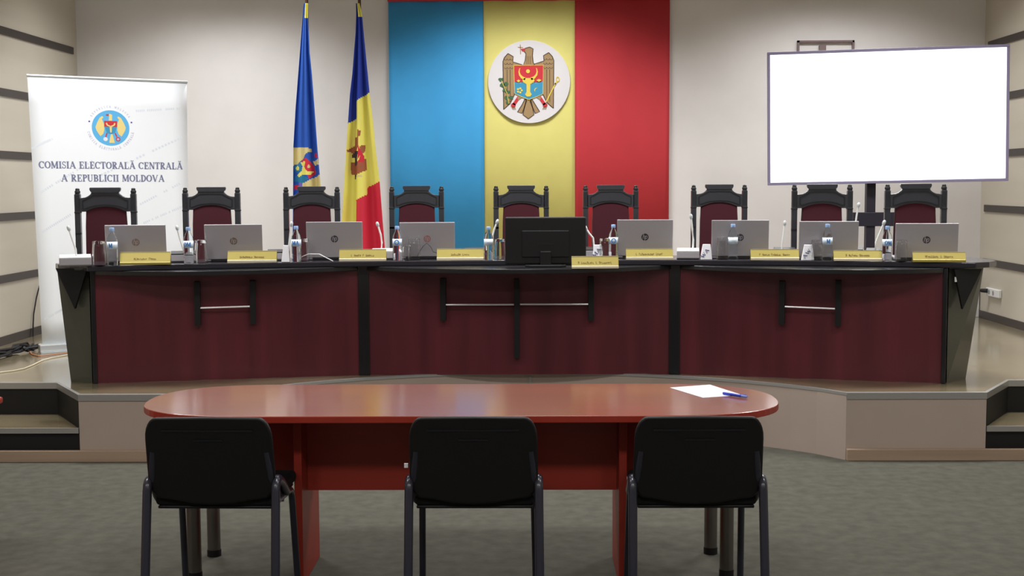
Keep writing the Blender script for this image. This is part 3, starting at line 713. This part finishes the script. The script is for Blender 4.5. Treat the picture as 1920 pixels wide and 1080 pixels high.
F1 = [(z3(arc(445, 560, 25, 28, 0, 345, 10)), 'fgold'), (z3(arc(440, 560, 68, 80, 0, 345, 14)), 'fred'),
      (z3(arc(245, 590, 38, 38, 0, 345, 10)), 'fyel'),
      (z3([(310, 490), (385, 470), (370, 560), (430, 645), (520, 640), (480, 695), (340, 700), (280, 745), (230, 705), (330, 640), (340, 560)]), 'fyel'),
      (z3([(320, 470), (390, 410), (450, 460), (520, 560), (555, 680), (450, 765), (420, 700), (380, 560)]), 'fred'),
      (z3([(175, 230), (340, 235), (480, 255), (485, 320), (430, 322), (385, 350), (355, 430), (250, 520), (150, 545)]), 'fgold'),
      (z3([(185, 560), (310, 485), (340, 620), (330, 640), (210, 665)]), 'fteal'), (z3([(200, 720), (340, 695), (440, 765), (340, 845), (180, 805)]), 'fteal'),
      (z3([(500, 480), (600, 430), (615, 520), (530, 545)]), 'fgold'), (z3([(520, 350), (570, 330), (600, 420), (540, 420)]), 'fred'),
      (z3([(340, 845), (540, 740), (660, 680), (680, 960), (340, 960)]), 'fgold'), (z3([(270, 780), (335, 790), (330, 920), (270, 930)]), 'fpurp'), (z3([(180, 880), (270, 870), (260, 940), (180, 960)]), 'fred')]
def p1(x, y, q):
    if y < 33 and x > 568.5 and q > .35: return 'fyel'
    for poly, k in F1:
        if pip(x, y, poly): return k
    return 'fblue'
fold1 = lambda q: .6*math.sin(q*9+.6)+.4*math.sin(q*17)
t = flag('blue_state_flag', 'plain blue flag with heraldic emblem hanging on a pole, left of the tricolour flag',
     [(6, 569.5, 577.5), (31, 567.5, 577.5), (100, 562, 581), (138, 559, 585), (200, 554, 590), (275, 549.5, 595.5), (347, 549, 602), (480, 548, 606), (560, 548, 606)], p1, 11.2, fold1, (572,))
def z4(pts): return [(630+x/8.31, 220+y/8.31) for x, y in pts]
F2 = [(z4([(330, 660), (380, 600), (370, 650), (335, 690)]), 'fyel'), (z4([(280, 520), (345, 515), (330, 620), (325, 740), (285, 760)]), 'fdark'),
      (z4([(345, 430), (445, 610), (435, 695), (330, 710), (340, 560)]), 'fred'), (z4([(330, 190), (395, 205), (382, 290), (330, 310)]), 'fbrown'),
      (z4([(292, 310), (350, 310), (348, 445), (288, 440)]), 'fbrown'), (z4([(155, 525), (300, 430), (350, 445), (300, 555), (240, 555)]), 'fbrown'),
      (z4([(365, 450), (455, 430), (457, 520), (420, 575)]), 'fbrown'), (z4([(235, 570), (290, 560), (290, 625), (235, 625)]), 'fdark'),
      (z4([(320, 715), (470, 640), (480, 825), (300, 900), (222, 885), (218, 695), (290, 705)]), 'fbrown'), (z4([(285, 880), (308, 880), (305, 960), (285, 960)]), 'fdark'),
      (z4(arc(375, 915, 50, 18, 0, 345, 12)), 'fgold')]
def p2(x, y, q):
    if y < 31: return 'fyel' if q > .3 else 'fnavy'
    xs = (x-500)*2.25; ys = y*2.25
    bl = 520-(xs-345)*.62 if xs < 378 else 425-(xs-378)*.6
    if ys < bl: return 'fnavy'
    if xs < 376+(ys-800)*.0: return ('fyel' if True else '')if not any(pip(x, y, a) for a, _ in F2) else next(k for a, k in F2 if pip(x, y, a))
    rd = 845-(xs-375)*.5 if xs < 425 else 790-(xs-425)*.45
    if ys > rd: return 'fred'
    for poly, k in F2:
        if pip(x, y, poly): return k
    return 'fyel'
fold2 = lambda q: .8*math.sin(q*11-.6)+.35*math.sin(q*5)
t = flag('tricolour_flag', 'blue, yellow and red flag hanging folded on a pole beside the wall hanging',
     [(6, 667.5, 674), (27, 668, 679), (60, 667, 682), (138, 661, 690), (178, 656.5, 694), (231, 653, 701), (275, 650, 705), (338, 646.5, 713), (413, 642, 719), (467, 641, 723.5), (560, 640, 727)], p2, 11.25, fold2, (671.5,))

# ================================================================== ROLL-UP BANNER
A = atZ(76, 661, ZP); Bp = Vector((-2.70, 10.05, ZP)); TLp = atY(51, 141, 9.35); TRp = atY(350, 154, 9.92)
t = thing('rollup_banner', 'white roll-up banner with blue eagle emblem and grey lettering', 'banner', ((A.x+Bp.x)/2, (A.y+Bp.y)/2, ZP), 0)
o3 = Vector(t.location); zb = .045
bl = Vector((A.x+.012, A.y+.01, ZP+zb)); br_ = Vector((Bp.x, Bp.y, ZP+zb))
def rp(u, v, w_=0):                                                  # u 0..1 left to right, v 0..1 bottom to top
    p = (bl*(1-u)+br_*u)*(1-v)+(TLp*(1-u)+TRp*u)*v; nn = (br_-bl).cross(TLp-bl).normalized()
    return p+nn*w_-o3
WB = (br_-bl).length; HB = (TLp-bl).length
m = MB(); vs = [rp(i/10, j/10) for j in range(11) for i in range(11)]
m.add(vs, [(j*11+i, j*11+i+1, (j+1)*11+i+1, (j+1)*11+i) for j in range(10) for i in range(10)], 'roll'); m.build('printed_sheet', t, solid=-.002, smooth=True)
MB().tube([rp(-.004, 1.0), rp(1.004, 1.0)], .010, 'alu', 8).build('top_rail', t, smooth=True)
cm = (A+Bp)/2-o3; ang = math.atan2(Bp.y-A.y, Bp.x-A.x)
MB().box((cm.x, cm.y+.02, .033), (WB+.05, .10, .055), 'alu', rz=ang).build('base_cassette', t, bevel=.008)
MB().box((cm.x, cm.y-.01, .003), (WB+.02, .14, .006), 'alu', rz=ang).build('base_foot', t)
def solve_uv(px, py):
    d = _ray(px, py); nn = (br_-bl).cross(TLp-bl); tt = (bl-Vector((0, 0, CAM_H))).dot(nn)/d.dot(nn); P = Vector((0, 0, CAM_H))+d*tt
    best = (.5, .5)
    for _ in range(12):
        u, v = best; Q = rp(u, v)+o3; e = P-Q; du = (rp(u+.01, v)+o3-Q)/.01; dv = (rp(u, v+.01)+o3-Q)/.01
        a11, a12, a22 = du.dot(du), du.dot(dv), dv.dot(dv); b1, b2 = e.dot(du), e.dot(dv); det = a11*a22-a12*a12
        best = (u+(b1*a22-b2*a12)/det, v+(b2*a11-b1*a12)/det)
    return best
def on_roll(u0, v0, lift=0): return lambda x, y, w_: rp(u0+x/WB, v0+y/HB, .0012+lift+w_)
m = MB()
u0, v0 = solve_uv(208, 316.5); ul = solve_uv(73, 315)[0]; ur = solve_uv(343, 318)[0]
text(m, 'COMISIA ELECTORALĂ CENTRALĂ', 'rtxt', 0, .0006, on_roll((ul+ur)/2, v0), h=.052, width=(ur-ul)*WB)
m.build('lettering', t); m = MB()
u0, v0 = solve_uv(212, 340.5); ul = solve_uv(115, 340)[0]; ur = solve_uv(309, 341)[0]
text(m, 'A REPUBLICII MOLDOVA', 'rtxt', 0, .0006, on_roll((ul+ur)/2, v0), h=.052, width=(ur-ul)*WB)
m.build('lettering', t)
uc, vc = solve_uv(207.5, 240); re = .5*35/35*.278
re = (solve_uv(242.5, 240)[0]-uc)*WB
MB().prism(arc(0, 0, re, re, 0, 352, 44), 0, .0006, 'rsky', on_roll(uc, vc)).build('emblem_disc', t)
m = MB(); e = on_roll(uc, vc, .0008); q = re/343                       # drawing units: centre (562, 482), radius 343
G = lambda pts: [((x-562)*q, (482-y)*q) for x, y in pts]
for s in (0, 1):
    fx_ = lambda L: [(1124-x, y) if s else (x, y) for x, y in L]
    m.prism(G(fx_([(415, 255), (435, 270), (425, 300), (405, 310), (440, 400), (445, 520), (420, 600), (370, 645), (340, 600), (300, 530), (285, 470), (320, 380), (365, 290)])), 0, .0005, 'rgold', e)
m.prism(G([(555, 205), (595, 230), (590, 340), (530, 340), (540, 250), (530, 225)]), 0, .0005, 'rgold', e)
m.prism(G([(560, 600), (590, 600), (630, 770), (525, 770)]), 0, .0005, 'rgold', e)
m.build('emblem_eagle', t)
m = MB(); e2 = on_roll(uc, vc, .0014)
m.prism(G([(445, 345), (680, 345), (680, 460), (445, 460)]), 0, .0005, 'ered', e2)
m.prism(G([(455, 460), (672, 460), (640, 570), (562, 600), (485, 570)]), 0, .0005, 'eblue', e2)
m.stroke(G([(485, 385), (500, 425), (562, 455), (625, 425), (640, 385)]), 26*q, .0006, .001, 'rgold', e2)
m.prism(G([(540, 440), (585, 440), (575, 570), (550, 570)]), .0006, .001, 'rgold', e2)
m.prism(G([(480, 220), (535, 215), (535, 240), (490, 245)]), 0, .0005, 'ered', e2)
m.stroke(G([(490, 580), (465, 660)]), 22*q, 0, .0005, 'ered', e2); m.stroke(G([(640, 580), (670, 650)]), 22*q, 0, .0005, 'ered', e2)
m.prism(G(arc(460, 700, 40, 40, 0, 340, 14)), 0, .0006, 'paper', e2); m.prism(G(arc(690, 695, 42, 42, 0, 340, 14)), 0, .0006, 'ered', e2); m.prism(G(arc(690, 698, 24, 24, 0, 340, 14)), .0007, .001, 'rlav', e2)
m.build('emblem_shield', t)
m = MB()                                                             # ring of small lettering and two dots
def ring_text(s, a0, a1, rad, h, up):
    for i, chx in enumerate(s):
        if chx == ' ': continue
        a = R(a0+(a1-a0)*(i+.5)/len(s)); S, wd = glyph(chx); ca, sa = math.cos(a), math.sin(a)
        for pts, tw in S:
            L = []
            for x, y in pts:
                x = (x-wd/2)*h*.8; y = (y-.5)*h
                tx, ty = (-sa, ca) if not up else (sa, -ca); rx_, ry_ = (-ca, -sa) if not up else (ca, sa)
                L.append((rad*ca+tx*x+rx_*y, rad*sa+ty*x+ry_*y))
            m.stroke(L, .12*h, 0, .0005, 'rlav', on_roll(uc, vc))
ring_text('COMISIA ELECTORALĂ CENTRALĂ', 190, 350, re*1.2, re*.13, False)
ring_text('REPUBLICA MOLDOVA', 150, 30, re*1.2, re*.11, True)
for a in (163, 17): m.prism(arc(re*1.17*math.cos(R(a)), re*1.17*math.sin(R(a)), re*.05, re*.05, 0, 330, 10), 0, .0006, 'fpurp', on_roll(uc, vc))
m.build('ring_lettering', t)
rn = random.Random(5)
for (xa, ya, xb, yb_) in ((78, 362, 180, 300), (78, 438, 165, 385), (190, 330, 345, 258), (235, 400, 340, 345), (270, 420, 352, 385), (85, 600, 130, 575), (60, 280, 100, 262), (255, 210, 345, 205)):
    m = MB(); a = solve_uv(xa, ya); c_ = solve_uv(xb, yb_); n_ = 26
    dx, dy = (c_[0]-a[0])*WB, (c_[1]-a[1])*HB; L = math.hypot(dx, dy); dx /= L; dy /= L; fnr = on_roll(a[0], a[1])
    for i in range(n_):
        if rn.random() < .18: continue
        s0 = L*i/n_; s1 = s0+L/n_*.6; hh = .016
        m.prism([(dx*s0, dy*s0), (dx*s1, dy*s1), (dx*s1-dy*hh, dy*s1+dx*hh), (dx*s0-dy*hh, dy*s0+dx*hh)], 0, .0004, 'rfaint', fnr)
    m.build('faint_lettering', t)

# ================================================================== LIT DISPLAY ON STAND
Yd = 10.2
cs = [atY(1438, 97, Yd), atY(1894, 84, Yd-.25), atY(1890, 338, Yd-.25), atY(1440, 349, Yd)]
ctr = sum(cs, Vector())/4
t = thing('display_board', 'large glowing white display board tilted slightly on a black stand', 'screen', (ctr.x, ctr.y, ZP))
ex = (cs[1]-cs[0]+cs[2]-cs[3]).normalized(); ez = (cs[0]-cs[3]+cs[1]-cs[2]).normalized(); ny = ex.cross(ez).normalized()   # away from camera
ny = -ny if ny.y < 0 else ny
Wd = ((cs[1]-cs[0]).length+(cs[2]-cs[3]).length)/2; Hd = ((cs[0]-cs[3]).length+(cs[1]-cs[2]).length)/2
dfn = lambda u, v, w_: (ctr-Vector(t.location))+ex*u+ez*v+ny*w_
hw, hh = Wd/2, Hd/2; fb = .022
m = MB()
m.prism([(-hw, -hh), (hw, -hh), (hw, -hh+fb), (-hw, -hh+fb)], -.01, .05, 'sframe', dfn); m.prism([(-hw, hh-fb), (hw, hh-fb), (hw, hh), (-hw, hh)], -.01, .05, 'sframe', dfn)
m.prism([(-hw, -hh+fb), (-hw+fb, -hh+fb), (-hw+fb, hh-fb), (-hw, hh-fb)], -.01, .05, 'sframe', dfn); m.prism([(hw-fb, -hh+fb), (hw, -hh+fb), (hw, hh-fb), (hw-fb, hh-fb)], -.01, .05, 'sframe', dfn)
m.build('frame', t, bevel=.003)
MB().prism([(-hw+fb, -hh+fb), (hw-fb, -hh+fb), (hw-fb, hh-fb), (-hw+fb, hh-fb)], .0, .01, 'screen', dfn).build('lit_panel', t)
MB().prism([(-hw+fb, -hh+fb), (hw-fb, -hh+fb), (hw-fb, hh-fb), (-hw+fb, hh-fb)], .012, .055, 'stand', dfn).build('back_cover', t)
ps = atY(1631, 400, Yd+.02)-Vector(t.location); zt = atY(1631, 300, Yd).z-ZP
MB().box((ps.x, ps.y, zt/2), (.07, .07, zt), 'stand').build('stand_post', t, bevel=.004)
zc = atY(1636, 411, Yd).z-ZP; xl = atY(1598, 411, Yd).x-t.location.x; xr = atY(1680, 411, Yd).x-t.location.x
MB().box(((xl+xr)/2, ps.y-.02, zc), (xr-xl, .06, .11), 'stand').build('cross_shelf', t, bevel=.004)
MB().box((ps.x, ps.y, .03), (.8, .5, .05), 'stand').build('stand_base', t, bevel=.01)

# outlet and cables
p = atX(1862, 549, XR-.02)
t = thing('wall_socket', 'white double wall socket with black plug on right side wall', 'socket', (XR, p.y, p.z))
MB().box((-.016, -.0, 0), (.03, .32, .075), 'white').build('socket_plate', t, bevel=.008)
for dy in (.07, -.03): MB().tube([(-.0325, dy, 0), (-.03, dy, 0)], .022, 'greyp', 14).build('socket_hole', t)
q0 = atX(1849, 545, XR-.05)
t2 = thing('power_plug', 'black power plug and drooping cable at the white wall socket', 'plug', (XR-.06, q0.y+.01, p.z+.01))
MB().tube([(.022, 0, 0), (-.012, .03, 0), (-.03, .07, 0)], [.02, .018, .008], 'cableb', 10).build('plug_body', t2, smooth=True)
MB().tube([(-.03, .07, 0), (-.06, .12, -.004), (-.085, .18, -.02), (-.11, .22, -.06), (-.13, .22, -.13), (-.15, .2, -.25)], .004, 'cableb', 6).build('cord', t2, smooth=True)
m = MB(); rn = random.Random(11)
base = [atZ(x, y, ZP+.02) for x, y in ((-30, 676), (0, 667), (25, 660), (45, 656), (62, 655))]
for i in range(9):
    m.tube([Vector((p.x+rn.uniform(-.04, .04), p.y+rn.uniform(-.14, .14), ZP+.012+rn.uniform(0, .05))) for p in base], .010, 'cableb', 6)
tag(m.build('cable_bundle', smooth=True), 'tangled bundle of black cables on the podium by the left wall', 'cables')
cable([atZ(x, y, ZP+.006) for x, y in ((-20, 704), (0, 698), (25, 695), (45, 691), (62, 684), (78, 676), (95, 671), (128, 665), (160, 662))], .004, 'cablew', 'floor_cable', 'thin pale cable curving over the podium floor left of the desk')
cable([atZ(x, y, ZP+.008) for x, y in ((55, 658), (60, 664), (72, 667), (100, 665), (140, 660))], .005, 'cableo', 'floor_cable', 'thin orange cable along the foot of the roll-up banner') if M.setdefault('cableo', mat('orange_cable', (190, 130, 90), .6)) else None
cable([atX(74, 535, XL+.02), atX(68, 560, XL+.02), atX(63, 590, XL+.02), atX(62, 610, XL+.02), atX(62, 642, XL+.03)], .006, 'cableb', 'wall_cable', 'dark cable hanging down the left wall beside the roll-up banner')

# ================================================================== CHERRY TABLE
TX, TY0, TY1 = -.288, 4.915, 5.712
t = thing('meeting_table', 'long red-brown cherry meeting table with rounded ends in the foreground', 'table', (TX, 5.31, 0))
def stad():
    hw = 1.315; hy = (TY1-TY0)/2; pts = []
    for i in range(33):
        a = R(-90+180*i/32); c_, s_ = math.cos(a), math.sin(a)
        pts.append((hw-.52+.52*abs(c_)**.8*1, hy*(abs(s_)**.85)*(1 if s_ > 0 else -1)))
    return pts+[(-x, y) for x, y in reversed(pts)]
tp = MB().prism(stad(), .722, .75, 'cherrye', xyz)
tp.m[0] = tp.m[0]; k2 = tp.mi('cherry'); tp.m[1] = k2
tp.build('tabletop', t, bevel=.003)
for s in (-1, 1):
    MB().box((s*.665, .045, .361), (.032, .41, .72), 'cherryd').build('side_board', t, bevel=.002)
MB().box((0, -.02, .545), (1.296, .022, .352), 'cherryd').build('modesty_panel', t)
for s in (-1, 1):
    MB().box((s*.86, .05, .565), (.35, .022, .31), 'cherryd').build('wing_panel', t)
for (lx, ly) in ((-1.125, .27), (-1.125, -.06), (1.09, .30), (1.11, -.03)):
    g = MB().tube([(lx, ly, .03), (lx, ly, .722)], .029, 'steel', 20).build('leg', t, smooth=True)
    MB().tube([(lx, ly, 0), (lx, ly, .03)], .031, 'blackp', 20).build('foot', g, smooth=True)
pa = [atZ(x, y, .7505) for x, y in ((1256, 727), (1331, 721.5), (1392, 741), (1318, 746))]
m = MB(); m.prism([(p.x, p.y) for p in pa], .7505, .7515, 'paper', xyz)
tag(m.build('paper_sheet'), 'white sheets of paper on the right end of the cherry table', 'paper')
p0, p1_ = atZ(1355, 737, .7585), atZ(1401, 744, .7585); d = (p1_-p0)
pen = thing('ballpoint_pen', 'blue ballpoint pen lying across the corner of the white paper', 'pen', (p0.x, p0.y, .7585))
MB().tube([d*.0, d*.03, d*.78], [.002, .006, .006], 'pen', 10).build('barrel', pen, smooth=True)
MB().tube([d*.78, d*.98, d*1.0], [.0062, .0055, .003], 'penl', 10).build('cap', pen, smooth=True) if M.setdefault('penl', mat('pen_pale', (120, 140, 215), .4)) else None
MB().box(d*.85+Vector((0, 0, .0066)), (.03, .003, .0015), 'pen', rz=math.atan2(d.y, d.x)).build('clip', pen)

# neighbouring table, only its corner reaches into view
q = atZ(12, 741, .72)
t = thing('side_table', 'red-brown table corner reaching in at the left edge of view', 'table', (q.x-.6, q.y-.42, 0))
MB().box((0, .0, .705), (1.2, .78, .03), 'cherrye').build('tabletop', t, bevel=.01)
for sx in (-1, 1): MB().box((sx*.5, 0, .345), (.03, .6, .69), 'cherryd').build('side_board', t)

# ================================================================== BLACK VISITOR CHAIRS
def visitor_chair():
    t = thing('visitor_chair', '', 'chair', (0, 0, 0), 0, 'black visitor chairs at the cherry table')
    # back shell outline (x, z) bowed about the vertical
    hwd = .238; zt = .792
    def outline(ins=0):
        h = hwd-ins; L = []
        L += [(h*.80+.2*h*math.cos(R(a)), zt-ins-.085+.085*math.sin(R(a))) for a in range(0, 91, 15)]
        L += [(0, zt-ins+.003)]
        L += [(-h*.80-.2*h*math.cos(R(a)), zt-ins-.085+.085*math.sin(R(a))) for a in range(90, -1, -15)]
        L += [(-h-.002, .56), (-h+.008, .50), (-h+.03, .475+ins), (-.15, .468+ins), (-.08, .455+ins), (0, .450+ins), (.08, .455+ins), (.15, .468+ins), (h-.03, .475+ins), (h-.008, .50), (h+.002, .56)]
        return L
    bow = lambda x: .12*x*x*4*.25
    def panel(poly, y0, y1, k, name, par, bev):
        m = MB(); n = len(poly)
        lean = lambda z: -.06*(z-.5)/.3
        # grid fill for a bowed surface: fan in strips by x
        vs = [(x, y0-bow(x)*-1+lean(z), z) for x, z in poly]+[(x, y1+bow(x)+lean(z), z) for x, z in poly]
        fs = [(i, i+n, (i+1) % n+n, (i+1) % n) for i in range(n)]
        m.add(vs, fs+[tuple(range(n)), tuple(range(2*n-1, n-1, -1))], k); return m.build(name, par, bevel=bev, seg=3, smooth=True)
    sh = panel(outline(), -.225, -.200, 'plastic', 'back_shell', t, .008)
    pd = panel(outline(.012), -.198, -.165, 'fabric', 'back_pad', t, .012)
    r = MB()
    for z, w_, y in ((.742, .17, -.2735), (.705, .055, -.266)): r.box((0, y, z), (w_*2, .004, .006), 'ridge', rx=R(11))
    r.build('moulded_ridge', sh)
    MB().box((0, .02, .462), (.46, .42, .05), 'fabric').build('seat', t, bevel=.02, seg=3)
    MB().box((0, .01, .432), (.44, .38, .012), 'plastic').build('seat_shell', t, bevel=.004)
    def bez(L, n=4):
        out = [Vector(L[0])]
        for i in range(1, len(L)-1):
            a, b_, c_ = Vector(L[i-1]), Vector(L[i]), Vector(L[i+1]); p = b_+(a-b_).normalized()*min(.05, (a-b_).length/2); q = b_+(c_-b_).normalized()*min(.05, (c_-b_).length/2)
            for j in range(n+1): s = j/n; out.append(p*(1-s)**2+b_*2*s*(1-s)+q*s*s)
        return out+[Vector(L[-1])]
    for s in (-1, 1):
        MB().tube(bez([(s*.246, -.30, .015), (s*.242, -.225, .555), (s*.240, -.14, .53), (s*.236, -.02, .455)]), .018, 'frame', 12, flat=.95).build('rear_leg', t, smooth=True)
        MB().tube(bez([(s*.232, .20, .015), (s*.224, .14, .43), (s*.226, -.16, .45), (s*.225, -.225, .56), (s*.215, -.24, .66)]), .015, 'frame', 12, flat=.9).build('front_leg', t, smooth=True)
        MB().box((s*.246, -.30, .012), (.03, .045, .024), 'plastic').build('foot', t, bevel=.004)
        MB().box((s*.232, .20, .012), (.03, .045, .024), 'plastic').build('foot', t, bevel=.004)
    MB().tube([(-.234, -.05, .432), (.234, -.05, .432)], .010, 'frame', 8).build('cross_bar', t, smooth=True)
    return t
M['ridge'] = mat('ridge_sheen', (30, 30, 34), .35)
v0 = visitor_chair()
YC = 4.93
for i, (px, rz, lab) in enumerate(((397, R(-1), 'black visitor chair tucked under the left end of the cherry table'),
                              (888, R(0), 'black visitor chair at the middle of the cherry table, white tag at side'),
                              (1309, R(0), 'black visitor chair at right of cherry table, below the white paper'))):
    c = v0 if i == 0 else copy_tree(v0)
    x = atY(px, 860, 4.70).x; c.location = (x+.225*math.sin(-rz)*-1*0, YC, 0); c.rotation_euler = (0, 0, rz); c['label'] = lab
    if i == 1:
        MB().box((-.254, -.21, .598), (.014, .006, .016), 'paper').build('tag', c)
    if i == 0:
        s_ = MB()
        for dx in (0, .012, .024): s_.box((.11+dx, -.262, .722), (.005, .002, .006), 'greyp')
        s_.build('sticker_marks', c)
